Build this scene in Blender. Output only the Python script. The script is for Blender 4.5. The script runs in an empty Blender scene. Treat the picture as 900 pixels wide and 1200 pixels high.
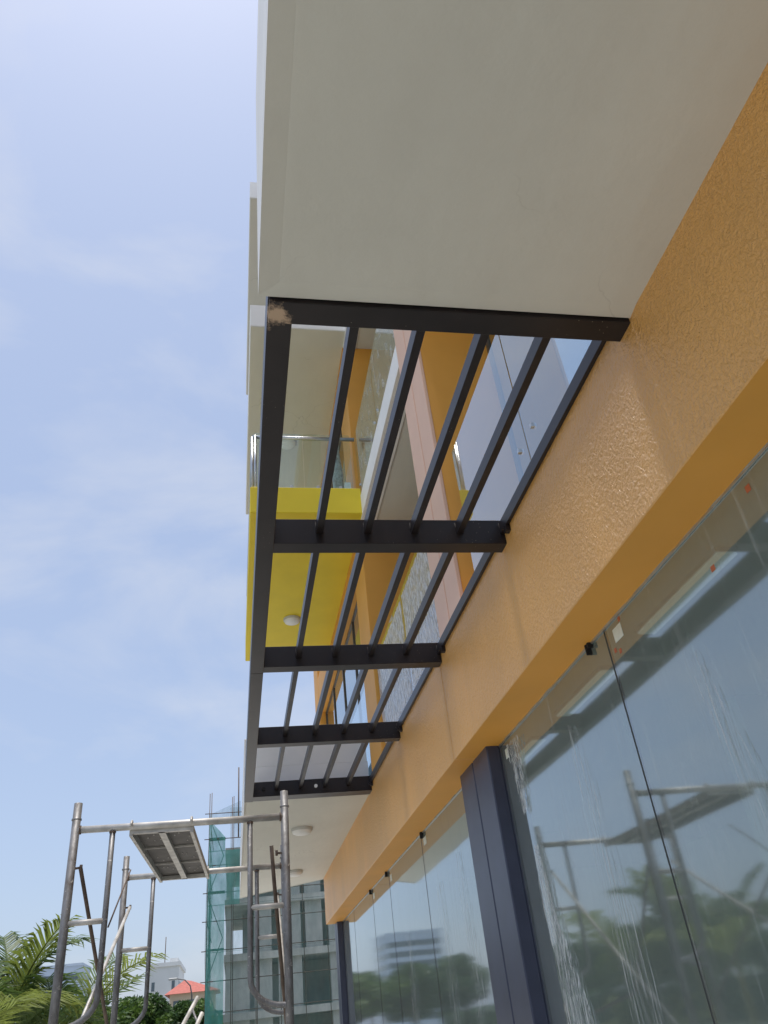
import bpy, bmesh, math, random
from mathutils import Vector, Matrix
import numpy as np
random.seed(7)
sc = bpy.context.scene
col = sc.collection
R = math.radians

# ------------------------------------------------------------------ camera
EYE = 1.6
cam_d = bpy.data.cameras.new('camera')
cam = bpy.data.objects.new('camera', cam_d); col.objects.link(cam)
cy = np.array([-177, 624, 900.]); cy /= np.linalg.norm(cy)
cz = np.array([-161, -1342, 900.]); cz -= cz.dot(cy) * cy; cz /= np.linalg.norm(cz)
cx = np.cross(cy, cz)
right = (cx[0], cy[0], cz[0]); down = (cx[1], cy[1], cz[1]); fwd = (cx[2], cy[2], cz[2])
m = Matrix.Identity(4)
for i in range(3):
    m[i][0] = right[i]; m[i][1] = -down[i]; m[i][2] = -fwd[i]
m[2][3] = EYE
cam.matrix_world = m
cam_d.sensor_fit = 'VERTICAL'; cam_d.sensor_height = 36; cam_d.lens = 27
cam_d.clip_start = 0.05; cam_d.clip_end = 3000
sc.camera = cam
sc.render.resolution_x, sc.render.resolution_y = 768, 1024

# ------------------------------------------------------------------ light
LIGHT = Vector((0.062, 0.045, -1.0)).normalized()
sun_d = bpy.data.lights.new('sun', 'SUN'); sun_d.energy = 3.9; sun_d.angle = R(9); sun_d.color = (1, .95, .88)
sun = bpy.data.objects.new('sun', sun_d); col.objects.link(sun)
sun.rotation_euler = LIGHT.to_track_quat('-Z', 'Y').to_euler()
sun.location = (0, 0, 60)
world = bpy.data.worlds.new('World'); sc.world = world; world.use_nodes = True
wn = world.node_tree.nodes; wl = world.node_tree.links; wn.clear()
wo = wn.new('ShaderNodeOutputWorld'); bg = wn.new('ShaderNodeBackground')
sky = wn.new('ShaderNodeTexSky'); sky.sky_type = 'NISHITA'; sky.sun_disc = False
sky.sun_elevation = math.asin(-LIGHT.z); sky.sun_rotation = math.atan2(-LIGHT.x, -LIGHT.y)
sky.air_density = 1.1; sky.dust_density = 2.5; sky.ozone_density = 2.0
tc = wn.new('ShaderNodeTexCoord')
mp = wn.new('ShaderNodeMapping'); mp.inputs['Scale'].default_value = (1.0, 1.0, 2.0); mp.inputs['Location'].default_value = (2.1, .9, .1)
nz = wn.new('ShaderNodeTexNoise'); nz.inputs['Scale'].default_value = 3.2; nz.inputs['Detail'].default_value = 8; nz.inputs['Roughness'].default_value = .55; nz.inputs['Distortion'].default_value = .4
rp = wn.new('ShaderNodeValToRGB'); rp.color_ramp.elements[0].position = .50; rp.color_ramp.elements[1].position = .80
rp.color_ramp.elements[0].color = (0, 0, 0, 1); rp.color_ramp.elements[1].color = (.52, .52, .52, 1)
mx = wn.new('ShaderNodeMixRGB'); mx.inputs['Color2'].default_value = (5.4, 5.5, 5.75, 1)
haze = wn.new('ShaderNodeMixRGB'); haze.inputs['Fac'].default_value = .42; haze.inputs['Color2'].default_value = (4.45, 5.25, 7.1, 1)
wl.new(tc.outputs['Generated'], mp.inputs['Vector']); wl.new(mp.outputs['Vector'], nz.inputs['Vector'])
wl.new(nz.outputs['Fac'], rp.inputs['Fac'])
wl.new(sky.outputs['Color'], haze.inputs['Color1']); wl.new(haze.outputs['Color'], mx.inputs['Color1'])
wl.new(rp.outputs['Color'], mx.inputs['Fac']); wl.new(mx.outputs['Color'], bg.inputs['Color'])
bg.inputs['Strength'].default_value = 0.15
wl.new(bg.outputs['Background'], wo.inputs['Surface'])
sc.view_settings.view_transform = 'Standard'; sc.view_settings.look = 'None'
sc.view_settings.gamma = 1; sc.view_settings.use_curve_mapping = False
sc.view_settings.exposure = 0.0

# ------------------------------------------------------------------ helpers
S = 1.87
ZG = -EYE / S
ORG = {}
def u(x, y, z): return (x * S, y * S, z * S + EYE)
def tag(o, label=None, cat=None, group=None, kind=None):
    if label: o['label'] = label
    if cat: o['category'] = cat
    if group: o['group'] = group
    if kind: o['kind'] = kind
    return o
def empty(name, loc, label=None, cat=None, group=None):
    o = bpy.data.objects.new(name, None); col.objects.link(o); o.location = loc
    o.empty_display_size = .2
    ORG[o] = Vector(loc); return tag(o, label, cat, group)
def mesh(name, parent, mat, verts, faces, smooth=False, origin=None):
    vs = [Vector(v) for v in verts]
    if origin is None:
        lo = Vector([min(v[i] for v in vs) for i in range(3)]); hi = Vector([max(v[i] for v in vs) for i in range(3)])
        origin = (lo + hi) / 2; origin.z = lo.z
    origin = Vector(origin)
    me = bpy.data.meshes.new(name)
    me.from_pydata([tuple(v - origin) for v in vs], [], faces); me.update()
    if smooth:
        me.polygons.foreach_set('use_smooth', [True] * len(me.polygons))
    if mat: me.materials.append(mat)
    o = bpy.data.objects.new(name, me); col.objects.link(o)
    ORG[o] = origin
    if parent is not None:
        o.parent = parent; o.location = origin - ORG[parent]
    else: o.location = origin
    return o
BF = [(0, 3, 2, 1), (4, 5, 6, 7), (0, 1, 5, 4), (1, 2, 6, 5), (2, 3, 7, 6), (3, 0, 4, 7)]
def boxv(x0, x1, y0, y1, z0, z1):
    return [(x0, y0, z0), (x1, y0, z0), (x1, y1, z0), (x0, y1, z0), (x0, y0, z1), (x1, y0, z1), (x1, y1, z1), (x0, y1, z1)]
def mbox(name, parent, mat, x0, x1, y0, y1, z0, z1, bev=0.0, seg=1):
    o = mesh(name, parent, mat, boxv(x0, x1, y0, y1, z0, z1), BF)
    if bev:
        bm = bmesh.new(); bm.from_mesh(o.data)
        bmesh.ops.bevel(bm, geom=bm.edges[:], offset=bev, segments=seg, affect='EDGES', profile=.5)
        bm.to_mesh(o.data); bm.free()
    return o
def ubox(name, parent, mat, x0, x1, y0, y1, z0, z1, bev=0.0, seg=1):
    return mbox(name, parent, mat, x0 * S, x1 * S, y0 * S, y1 * S, z0 * S + EYE, z1 * S + EYE, bev, seg)
class MB:
    def __init__(s): s.v = []; s.f = []
    def box(s, *a):
        n = len(s.v); s.v += boxv(*a); s.f += [tuple(i + n for i in q) for q in BF]; return s
    def quad(s, a, b, c, d):
        n = len(s.v); s.v += [a, b, c, d]; s.f.append((n, n + 1, n + 2, n + 3)); return s
    def tube(s, pts, r, seg=10, cap=True):
        pts = [Vector(p) for p in pts]; n0 = len(s.v); k = len(pts)
        rs = r if isinstance(r, (list, tuple)) else [r] * k
        t0 = (pts[1] - pts[0]).normalized()
        ref = Vector((0, 0, 1)) if abs(t0.z) < .9 else Vector((1, 0, 0))
        a = t0.cross(ref).normalized()
        for i, p in enumerate(pts):
            t = (pts[min(i + 1, k - 1)] - pts[max(i - 1, 0)]).normalized()
            a = (a - a.dot(t) * t).normalized(); b = t.cross(a)
            for j in range(seg):
                an = 2 * math.pi * j / seg
                s.v.append(tuple(p + (a * math.cos(an) + b * math.sin(an)) * rs[i]))
        for i in range(k - 1):
            for j in range(seg):
                j2 = (j + 1) % seg
                s.f.append((n0 + i * seg + j, n0 + i * seg + j2, n0 + (i + 1) * seg + j2, n0 + (i + 1) * seg + j))
        if cap:
            s.f.append(tuple(n0 + j for j in range(seg))[::-1]); s.f.append(tuple(n0 + (k - 1) * seg + j for j in range(seg)))
        return s
    def build(s, name, parent, mat, smooth=False): return mesh(name, parent, mat, s.v, s.f, smooth)
def tube(name, parent, mat, pts, r, seg=10):
    o = MB().tube(pts, r, seg).build(name, parent, mat)
    for p in o.data.polygons:
        if len(p.vertices) == 4: p.use_smooth = True
    return o

# ------------------------------------------------------------------ materials
def mk(name):
    M = bpy.data.materials.new(name); M.use_nodes = True
    n = M.node_tree.nodes; l = M.node_tree.links
    return M, n, l, n['Principled BSDF']
def noise(n, l, scale, detail=4, vec=None, rough=.5, dist=0, stretch=None, coord='Object'):
    t = n.new('ShaderNodeTexCoord'); src = t.outputs[coord]
    if stretch:
        mp = n.new('ShaderNodeMapping'); mp.inputs['Scale'].default_value = stretch
        l.new(src, mp.inputs['Vector']); src = mp.outputs['Vector']
    x = n.new('ShaderNodeTexNoise'); x.inputs['Scale'].default_value = scale; x.inputs['Detail'].default_value = detail
    x.inputs['Roughness'].default_value = rough; x.inputs['Distortion'].default_value = dist
    l.new(src, x.inputs['Vector']); return x
def ramp(n, l, src, stops):
    r = n.new('ShaderNodeValToRGB'); e = r.color_ramp.elements
    while len(e) < len(stops): e.new(.5)
    for i, (p, c) in enumerate(stops):
        e[i].position = p; e[i].color = c if len(c) == 4 else (*c, 1)
    l.new(src, r.inputs['Fac']); return r
def paint(name, c, rough=.6, var=.10, scale=3, bump=0, bscale=60, spec=.5, metal=0, stretch=None, detail=5):
    M, n, l, b = mk(name)
    nz = noise(n, l, scale, detail, stretch=stretch)
    lo = tuple(v * (1 - var) for v in c); hi = tuple(min(1, v * (1 + var)) for v in c)
    r = ramp(n, l, nz.outputs['Fac'], [(.3, lo), (.7, hi)])
    l.new(r.outputs['Color'], b.inputs['Base Color'])
    b.inputs['Roughness'].default_value = rough; b.inputs['Specular IOR Level'].default_value = spec; b.inputs['Metallic'].default_value = metal
    if bump:
        n2 = noise(n, l, bscale, 5)
        bp = n.new('ShaderNodeBump'); bp.inputs['Strength'].default_value = bump; bp.inputs['Distance'].default_value = .004
        l.new(n2.outputs['Fac'], bp.inputs['Height']); l.new(bp.outputs['Normal'], b.inputs['Normal'])
    return M
def stucco(name, c, rough=.42, strength=.9, dist=.010):
    M, n, l, b = mk(name)
    nz = noise(n, l, 1.3, 6); nf = noise(n, l, 30, 3)
    r = ramp(n, l, nz.outputs['Fac'], [(.3, tuple(v * .9 for v in c)), (.7, tuple(v * 1.07 for v in c))])
    st = noise(n, l, 3.2, 5, stretch=(1, 1, .12), rough=.6); sr = ramp(n, l, st.outputs['Fac'], [(.35, (.90, .89, .88)), (.6, (1, 1, 1))])
    mu = n.new('ShaderNodeMixRGB'); mu.blend_type = 'MULTIPLY'; mu.inputs['Fac'].default_value = .8
    l.new(r.outputs['Color'], mu.inputs['Color1']); l.new(sr.outputs['Color'], mu.inputs['Color2'])
    l.new(mu.outputs['Color'], b.inputs['Base Color'])
    b.inputs['Roughness'].default_value = rough; b.inputs['Specular IOR Level'].default_value = 1.0; b.inputs['Coat Weight'].default_value = .7; b.inputs['Coat Roughness'].default_value = .45; b.inputs['Coat IOR'].default_value = 1.9
    a1 = noise(n, l, 80, 4, dist=.1, stretch=(1, 1, .7), rough=.6); a2 = noise(n, l, 14, 3)
    rr = ramp(n, l, a1.outputs['Fac'], [(.25, (0, 0, 0)), (.75, (1, 1, 1))])
    mxh = n.new('ShaderNodeMath'); mxh.operation = 'MULTIPLY_ADD'; mxh.inputs[1].default_value = .35
    l.new(a2.outputs['Fac'], mxh.inputs[0]); l.new(rr.outputs['Color'], mxh.inputs[2])
    bp = n.new('ShaderNodeBump'); bp.inputs['Strength'].default_value = strength; bp.inputs['Distance'].default_value = dist
    l.new(mxh.outputs['Value'], bp.inputs['Height']); l.new(bp.outputs['Normal'], b.inputs['Normal']); l.new(bp.outputs['Normal'], b.inputs['Coat Normal'])
    return M
def glass(name, tint, ior=1.6, dirt=.25, streak=(6, 6, .35), dlo=.55, dhi=.8, haze=.02, rough=.015):
    M, n, l, b = mk(name); n.remove(b); out = n['Material Output']
    fr = n.new('ShaderNodeFresnel'); fr.inputs['IOR'].default_value = ior
    inv = n.new('ShaderNodeMath'); inv.operation = 'SUBTRACT'; inv.inputs[0].default_value = 1; l.new(fr.outputs[0], inv.inputs[1])
    sq = n.new('ShaderNodeMath'); sq.operation = 'POWER'; sq.inputs[1].default_value = 2; l.new(inv.outputs[0], sq.inputs[0])
    two = n.new('ShaderNodeMath'); two.operation = 'SUBTRACT'; two.inputs[0].default_value = 1; l.new(sq.outputs[0], two.inputs[1])
    geo = n.new('ShaderNodeNewGeometry')
    nb = n.new('ShaderNodeMath'); nb.operation = 'SUBTRACT'; nb.inputs[0].default_value = 1; l.new(geo.outputs['Backfacing'], nb.inputs[1])
    fac = n.new('ShaderNodeMath'); fac.operation = 'MULTIPLY'; l.new(two.outputs[0], fac.inputs[0]); l.new(nb.outputs[0], fac.inputs[1])
    gl = n.new('ShaderNodeBsdfGlossy'); gl.inputs['Roughness'].default_value = rough; gl.inputs['Color'].default_value = (.90, .97, 1.0, 1)
    wv = noise(n, l, 1.1, 2); bp = n.new('ShaderNodeBump'); bp.inputs['Strength'].default_value = .05; bp.inputs['Distance'].default_value = .02
    l.new(wv.outputs['Fac'], bp.inputs['Height']); l.new(bp.outputs['Normal'], gl.inputs['Normal'])
    tr = n.new('ShaderNodeBsdfTransparent'); tr.inputs['Color'].default_value = (*tint, 1)
    m1 = n.new('ShaderNodeMixShader'); l.new(fac.outputs[0], m1.inputs[0]); l.new(tr.outputs[0], m1.inputs[1]); l.new(gl.outputs[0], m1.inputs[2])
    df = n.new('ShaderNodeBsdfDiffuse'); df.inputs['Color'].default_value = (.72, .76, .74, 1)
    s1 = noise(n, l, 5, 6, stretch=streak, rough=.65, dist=.3); s2 = noise(n, l, 1.6, 4)
    r1 = ramp(n, l, s1.outputs['Fac'], [(dlo, (0, 0, 0)), (dhi, (1, 1, 1))]); r2 = ramp(n, l, s2.outputs['Fac'], [(.38, (.12, .12, .12)), (.62, (1, 1, 1))])
    mm = n.new('ShaderNodeMath'); mm.operation = 'MULTIPLY'; l.new(r1.outputs['Color'], mm.inputs[0]); l.new(r2.outputs['Color'], mm.inputs[1])
    md = n.new('ShaderNodeMath'); md.operation = 'MULTIPLY_ADD'; md.inputs[1].default_value = dirt; md.inputs[2].default_value = haze; l.new(mm.outputs[0], md.inputs[0])
    m2 = n.new('ShaderNodeMixShader'); l.new(md.outputs[0], m2.inputs[0]); l.new(m1.outputs[0], m2.inputs[1]); l.new(df.outputs[0], m2.inputs[2])
    l.new(m2.outputs[0], out.inputs['Surface'])
    return M
def sheet(name, c, alpha_lo, alpha_hi, scale, stretch=None, lo=.4, hi=.6, rough=.7, transl=.3):
    # thin see-through sheet: net or plastic film
    M, n, l, b = mk(name); out = n['Material Output']
    b.inputs['Base Color'].default_value = (*c, 1); b.inputs['Roughness'].default_value = rough
    tl = n.new('ShaderNodeBsdfTranslucent'); tl.inputs['Color'].default_value = (*c, 1)
    m0 = n.new('ShaderNodeMixShader'); m0.inputs[0].default_value = transl; l.new(b.outputs[0], m0.inputs[1]); l.new(tl.outputs[0], m0.inputs[2])
    tr = n.new('ShaderNodeBsdfTransparent')
    a = noise(n, l, scale, 6, stretch=stretch, rough=.6)
    r = ramp(n, l, a.outputs['Fac'], [(lo, (alpha_lo,) * 3), (hi, (alpha_hi,) * 3)])
    m1 = n.new('ShaderNodeMixShader'); l.new(r.outputs['Color'], m1.inputs[0]); l.new(tr.outputs[0], m1.inputs[1]); l.new(m0.outputs[0], m1.inputs[2])
    l.new(m1.outputs[0], out.inputs['Surface'])
    return M
def leafmat(name, c, transl=.35, var=.35, scale=6):
    M, n, l, b = mk(name); out = n['Material Output']
    nz = noise(n, l, scale, 3)
    r = ramp(n, l, nz.outputs['Fac'], [(.3, tuple(v * (1 - var) for v in c)), (.7, tuple(v * (1 + var) for v in c))])
    l.new(r.outputs['Color'], b.inputs['Base Color']); b.inputs['Roughness'].default_value = .5
    tl = n.new('ShaderNodeBsdfTranslucent'); l.new(r.outputs['Color'], tl.inputs['Color'])
    m0 = n.new('ShaderNodeMixShader'); m0.inputs[0].default_value = transl; l.new(b.outputs[0], m0.inputs[1]); l.new(tl.outputs[0], m0.inputs[2])
    l.new(m0.outputs[0], out.inputs['Surface']); return M

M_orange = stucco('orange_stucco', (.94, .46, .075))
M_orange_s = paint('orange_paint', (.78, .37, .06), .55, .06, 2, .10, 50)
M_peach = paint('peach_panel', (.72, .46, .33), .5, .04, 2, .05, 40)
def soffit_paint():
    M, n, l, b = mk('soffit_paint')
    c = (.655, .645, .582)
    nz = noise(n, l, .9, 6, rough=.6); r = ramp(n, l, nz.outputs['Fac'], [(.28, tuple(v * .92 for v in c)), (.55, c), (.75, tuple(v * 1.05 for v in c))])
    vo = n.new('ShaderNodeTexVoronoi'); vo.feature = 'DISTANCE_TO_EDGE'; vo.inputs['Scale'].default_value = .9
    t = n.new('ShaderNodeTexCoord'); wv = noise(n, l, 4, 4); ad = n.new('ShaderNodeMixRGB'); ad.blend_type = 'ADD'; ad.inputs['Fac'].default_value = .35
    l.new(t.outputs['Object'], ad.inputs['Color1']); l.new(wv.outputs['Color'], ad.inputs['Color2']); l.new(ad.outputs['Color'], vo.inputs['Vector'])
    cr = ramp(n, l, vo.outputs['Distance'], [(.0, (.6, .6, .6)), (.004, (1, 1, 1))])
    mask = ramp(n, l, noise(n, l, .7, 2).outputs['Fac'], [(.50, (0, 0, 0)), (.58, (.6, .6, .6))])
    mu = n.new('ShaderNodeMixRGB'); mu.blend_type = 'MULTIPLY'; l.new(mask.outputs['Color'], mu.inputs['Fac']); l.new(r.outputs['Color'], mu.inputs['Color1']); l.new(cr.outputs['Color'], mu.inputs['Color2'])
    l.new(mu.outputs['Color'], b.inputs['Base Color']); b.inputs['Roughness'].default_value = .7
    b1 = noise(n, l, 3.0, 3, stretch=(1, .35, 1)); b2 = noise(n, l, 45, 4)
    hh = n.new('ShaderNodeMath'); hh.operation = 'MULTIPLY_ADD'; hh.inputs[1].default_value = .06; l.new(b2.outputs['Fac'], hh.inputs[0]); l.new(b1.outputs['Fac'], hh.inputs[2])
    bp = n.new('ShaderNodeBump'); bp.inputs['Strength'].default_value = .5; bp.inputs['Distance'].default_value = .03
    l.new(hh.outputs[0], bp.inputs['Height']); l.new(bp.outputs['Normal'], b.inputs['Normal'])
    return M
M_soffit = soffit_paint()
M_white = paint('white_paint', (.80, .79, .77), .65, .05, 2.2, .12, 40)
M_yellow = paint('yellow_paint', (.76, .585, .018), .6, .05, 2.5, .10, 40)
M_black = paint('black_aluminium', (.046, .052, .09), .33, .12, 8, .04, 90)
M_dark = paint('dark_gap', (.015, .015, .015), .9, .1)
M_room = paint('room_plaster', (.50, .53, .49), .8, .12, 1.5)
M_roomc = paint('room_ceiling', (.52, .54, .50), .8, .1, 1.2)
M_tile = paint('floor_tile', (.42, .41, .38), .4, .12, 2)
M_win = glass('window_glass', (.30, .38, .38), 3.3, .05)
M_store = glass('storefront_glass', (.76, .86, .81), 2.2, .34, (8, 8, .3), .55, .80, .115, .05)
M_rail = glass('railing_glass', (.91, .96, .94), 1.55, .10)
M_bal = glass('balustrade_glass', (.90, .95, .96), 2.2, .05, haze=.006)
M_seal = paint('grey_sealant', (.30, .31, .29), .6, .2, 12)
M_silicone = paint('silicone', (.03, .035, .03), .6, .1)
M_steel = paint('brushed_steel', (.55, .56, .56), .35, .1, 20, metal=.9)
M_lamp = paint('lamp_plastic', (.80, .80, .78), .4, .02)
M_lamprim = paint('lamp_rim', (.55, .55, .53), .5, .02)
M_concrete = paint('raw_concrete', (.50, .50, .47), .9, .25, .5, .3, 8)
M_ground = paint('forecourt_concrete', (.37, .365, .33), .9, .18, .35, .4, 20)
M_asphalt = paint('asphalt', (.055, .055, .055), .9, .25, 3, .4, 60)
M_bronze = paint('bronze_frame', (.10, .085, .07), .4, .1, 6)

# pergola paint: near black brown, primer showing through at the scraped corner
def pergola_paint():
    M, n, l, b = mk('pergola_paint')
    nz = noise(n, l, 5, 5, stretch=(1, 1, 1))
    r = ramp(n, l, nz.outputs['Fac'], [(.3, (.014, .011, .012)), (.7, (.024, .019, .020))])
    geo = n.new('ShaderNodeNewGeometry')
    dst = n.new('ShaderNodeVectorMath'); dst.operation = 'DISTANCE'; dst.inputs[1].default_value = u(.056, .878, .985)
    l.new(geo.outputs['Position'], dst.inputs[0])
    pn = noise(n, l, 22, 5, coord='Object', rough=.7)
    ad = n.new('ShaderNodeMath'); ad.operation = 'MULTIPLY_ADD'; ad.inputs[1].default_value = .16
    l.new(pn.outputs['Fac'], ad.inputs[0]); l.new(dst.outputs['Value'], ad.inputs[2])
    mk_ = ramp(n, l, ad.outputs['Value'], [(.105, (1, 1, 1)), (.135, (0, 0, 0))])
    # paint spatter along the first cross beam
    vs = n.new('ShaderNodeTexVoronoi'); vs.inputs['Scale'].default_value = 55; l.new(geo.outputs['Position'], vs.inputs['Vector'])
    sp = ramp(n, l, vs.outputs['Distance'], [(.07, (1, 1, 1)), (.11, (0, 0, 0))])
    big = noise(n, l, 3.5, 3); sb = ramp(n, l, big.outputs['Fac'], [(.52, (0, 0, 0)), (.62, (.7, .7, .7))])
    sm = n.new('ShaderNodeMath'); sm.operation = 'MULTIPLY'; l.new(sp.outputs['Color'], sm.inputs[0]); l.new(sb.outputs['Color'], sm.inputs[1])
    mx1 = n.new('ShaderNodeMixRGB'); l.new(sm.outputs[0], mx1.inputs['Fac']); l.new(r.outputs['Color'], mx1.inputs['Color1']); mx1.inputs['Color2'].default_value = (.35, .30, .24, 1)
    mx2 = n.new('ShaderNodeMixRGB'); l.new(mk_.outputs['Color'], mx2.inputs['Fac']); l.new(mx1.outputs['Color'], mx2.inputs['Color1']); mx2.inputs['Color2'].default_value = (.50, .36, .25, 1)
    l.new(mx2.outputs['Color'], b.inputs['Base Color'])
    b.inputs['Roughness'].default_value = .36; b.inputs['Specular IOR Level'].default_value = .34
    return M
M_perg = pergola_paint()
M_weld = paint('weld_paint', (.022, .018, .019), .75, .2, 30, spec=.2)

def galv():
    M, n, l, b = mk('scaffold_steel')
    nz = noise(n, l, 14, 6, rough=.7, stretch=(1, 1, .4))
    r = ramp(n, l, nz.outputs['Fac'], [(.32, (.09, .07, .06)), (.46, (.17, .165, .165)), (.7, (.27, .27, .28))])
    sp = noise(n, l, 38, 4, rough=.7); sr = ramp(n, l, sp.outputs['Fac'], [(.62, (0, 0, 0)), (.67, (.8, .8, .8))])
    mxs = n.new('ShaderNodeMixRGB'); l.new(sr.outputs['Color'], mxs.inputs['Fac']); l.new(r.outputs['Color'], mxs.inputs['Color1']); mxs.inputs['Color2'].default_value = (.48, .46, .43, 1)
    l.new(mxs.outputs['Color'], b.inputs['Base Color']); b.inputs['Metallic'].default_value = .45
    rr = ramp(n, l, nz.outputs['Fac'], [(.3, (.75,) * 3), (.7, (.42,) * 3)]); l.new(rr.outputs['Color'], b.inputs['Roughness'])
    return M
M_galv = galv()
M_galvw = paint('scaffold_pale_steel', (.50, .48, .45), .5, .3, 12, metal=.3)
M_rust = paint('rusty_steel', (.11, .075, .055), .7, .35, 18)
M_plank = paint('plank_steel', (.075, .068, .062), .6, .3, 10, metal=.3)

# ------------------------------------------------------------------ setting
G = mesh('ground', None, M_ground, [(-1500, -1500, 0), (1500, -1500, 0), (1500, 2500, 0), (-1500, 2500, 0)], [(0, 1, 2, 3)])
tag(G, kind='structure')
pv_ = mbox('added_bounce_ground', None, paint('pale_bounce_ground', (.52, .50, .45), .85, .12, 1.2, .3, 20), -5.5, 1.25, 6.6, 24, -.1, .006); tag(pv_, kind='structure')  # unseen pale ground, added to bounce light up onto the far canopy underside
rd = mbox('road', None, M_asphalt, -21, -13, -80, 400, -.2, .004); tag(rd, kind='structure')
M_grass = paint('grass', (.07, .11, .035), .9, .3, .6, .5, 30)
vg = mbox('verge', None, M_grass, -60, -21.02, -60, 160, -.1, .02); tag(vg, kind='structure')
vg = mbox('verge', None, M_grass, -12.74, -9.5, -60, 160, -.1, .03); tag(vg, kind='structure')
kb = MB().box(-13, -12.75, -80, 400, -.1, .13).build('kerb', None, M_concrete); tag(kb, kind='structure')

# ------------------------------------------------------------------ main building
W = .685
BL = empty('commercial_building', u(1.2, 2, ZG), 'orange and white commercial building with glass storefront and stacked balconies', 'building')
# ground-floor fascia band (two plaster fields with an open joint)
YJ = 2.394
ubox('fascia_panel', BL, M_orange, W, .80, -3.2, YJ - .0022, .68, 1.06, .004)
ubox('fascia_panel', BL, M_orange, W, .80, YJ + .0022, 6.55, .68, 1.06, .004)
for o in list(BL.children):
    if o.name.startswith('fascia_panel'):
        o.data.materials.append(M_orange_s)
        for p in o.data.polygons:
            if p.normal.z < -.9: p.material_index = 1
ubox('fascia_joint', BL, M_dark, W + .006, .79, YJ - .004, YJ + .004, .684, 1.05)
# storefront
GX0, GX1 = .800, .8048
joints = [-3.2, -1.6, -.55, .45, 1.452, 2.30]
panes = []
for a, b in zip(joints[:-1], joints[1:]):
    panes.append(ubox('glass_pane', BL, M_store, GX0, GX1, a + .0012, b - .0012, ZG + .04, .70))
j2 = [2.585, 3.50, 4.36, 4.95, 5.80, 6.52]
for a, b in zip(j2[:-1], j2[1:]):
    panes.append(ubox('glass_pane', BL, M_store, GX0, GX1, a + .0012, b - .0012, ZG + .04, .70))
for y in joints[1:-1] + j2[1:-1]:
    ubox('silicone_bead', BL, M_silicone, GX0 - .0006, GX1 + .0006, y - .0022, y + .0022, ZG + .04, .685)
for y0, y1 in ((-3.2, 2.28), (2.6, 6.5)):
    ubox('head_channel', BL, M_steel, GX0 - .004, GX0 - .0008, y0, y1, .676, .684)
for y0, y1 in ((-3.2, 2.26), (2.61, 6.41)):
    n_ = 160; pts = [u(GX0 - .002 + random.uniform(-.0005, .0005), y0 + (y1 - y0) * i / n_, .6805 + random.uniform(-.0008, .0008)) for i in range(n_ + 1)]
    MB().tube(pts, [random.uniform(.003, .007) for _ in pts], 6).build('sealant_bead', BL, M_seal, True)
# columns with centre groove
def column(y0, y1, x0=.755, x1=.797):
    c = ubox('column', BL, M_black, x0 + .006, x1 + .06, y0 + .003, y1 - .003, ZG, .69)
    ym = (y0 + y1) / 2
    ubox('cladding_panel', c, M_black, x0, x1, y0, ym - .004, ZG, .684, .006)
    ubox('cladding_panel', c, M_black, x0, x1, ym + .004, y1, ZG, .684, .006)
column(2.268, 2.60); column(6.42, 6.60)
# clamps and stickers on the glass
for y in (1.53, 2.29, 3.46, 4.40, 4.99):
    f = MB()
    f.box(.788 * S, .802 * S, y * S - .020, y * S - .010, .668 * S + EYE, .682 * S + EYE)
    f.box(.788 * S, .802 * S, y * S + .004, y * S + .013, .656 * S + EYE, .682 * S + EYE)
    f.box(.790 * S, .799 * S, y * S - .022, y * S + .015, .674 * S + EYE, .6826 * S + EYE)
    f.build('glass_clamp', BL, M_dark)
M_paper = paint('paper_sticker', (.70, .74, .66), .6, .08, 30)
M_red = paint('red_tape', (.50, .14, .06), .6, .1, 30)
for (y, z, w, h, pm, pi) in ((1.395, .645, .040, .030, M_paper, 3), (2.215, .640, .028, .028, M_paper, 4), (1.375, .668, .010, .010, M_red, 3), (1.425, .618, .010, .010, M_red, 3), (1.405, .608, .010, .010, M_red, 3), (.88, .652, .012, .012, M_red, 3),
                     (1.03, .592, .012, .010, M_red, 3), (3.43, .64, .05, .03, M_paper, 6), (4.30, .635, .05, .03, M_paper, 7), (4.90, .635, .05, .03, M_paper, 8)):
    ubox('sticker', panes[pi], pm, GX0 - .0006, GX0 - .0001, y - w / 2, y + w / 2, z - h / 2, z + h / 2)
M_strip = sheet('torn_film', (.88, .89, .88), .0, .6, 9, (9, 9, .4), .50, .72, .3, .35)
M_strip2 = sheet('crumpled_film', (.90, .91, .90), .04, .8, 11, (7, 7, .6), .42, .66, .3, .4)
def film_strip(pane, pts, nw=9, amp=.006, mt=None):
    v = []; f = []
    n = 28
    for i in range(n + 1):
        t = i / n * (len(pts) - 1); k = min(int(t), len(pts) - 2); q = t - k
        y0 = pts[k][0] + (pts[k + 1][0] - pts[k][0]) * q; y1 = pts[k][1] + (pts[k + 1][1] - pts[k][1]) * q; z = pts[k][2] + (pts[k + 1][2] - pts[k][2]) * q
        for j in range(nw + 1):
            a = j / nw
            v.append(u(GX0 - .003 - amp * (.5 + .5 * math.sin(j * 2.1 + i * .35)) - random.uniform(0, amp * .6), y0 + (y1 - y0) * a, z + random.uniform(-.004, .004)))
    for i in range(n):
        for j in range(nw):
            q = i * (nw + 1) + j; f.append((q, q + 1, q + nw + 2, q + nw + 1))
    mesh('torn_film', pane, mt or M_strip, v, f, True)
film_strip(panes[4], [(2.19, 2.07, .655), (2.18, 2.09, .60), (2.16, 2.11, .52), (2.15, 2.12, .45)], mt=M_strip2)
film_strip(panes[4], [(2.12, 2.09, .36), (2.13, 2.06, .2), (2.13, 1.98, 0), (2.12, 1.86, -.3), (2.12, 1.80, -.7)], 12, mt=M_strip2)
film_strip(panes[4], [(1.74, 1.70, .56), (1.76, 1.66, .3), (1.76, 1.62, .0), (1.74, 1.62, -.6)], 8, .003)
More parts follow.
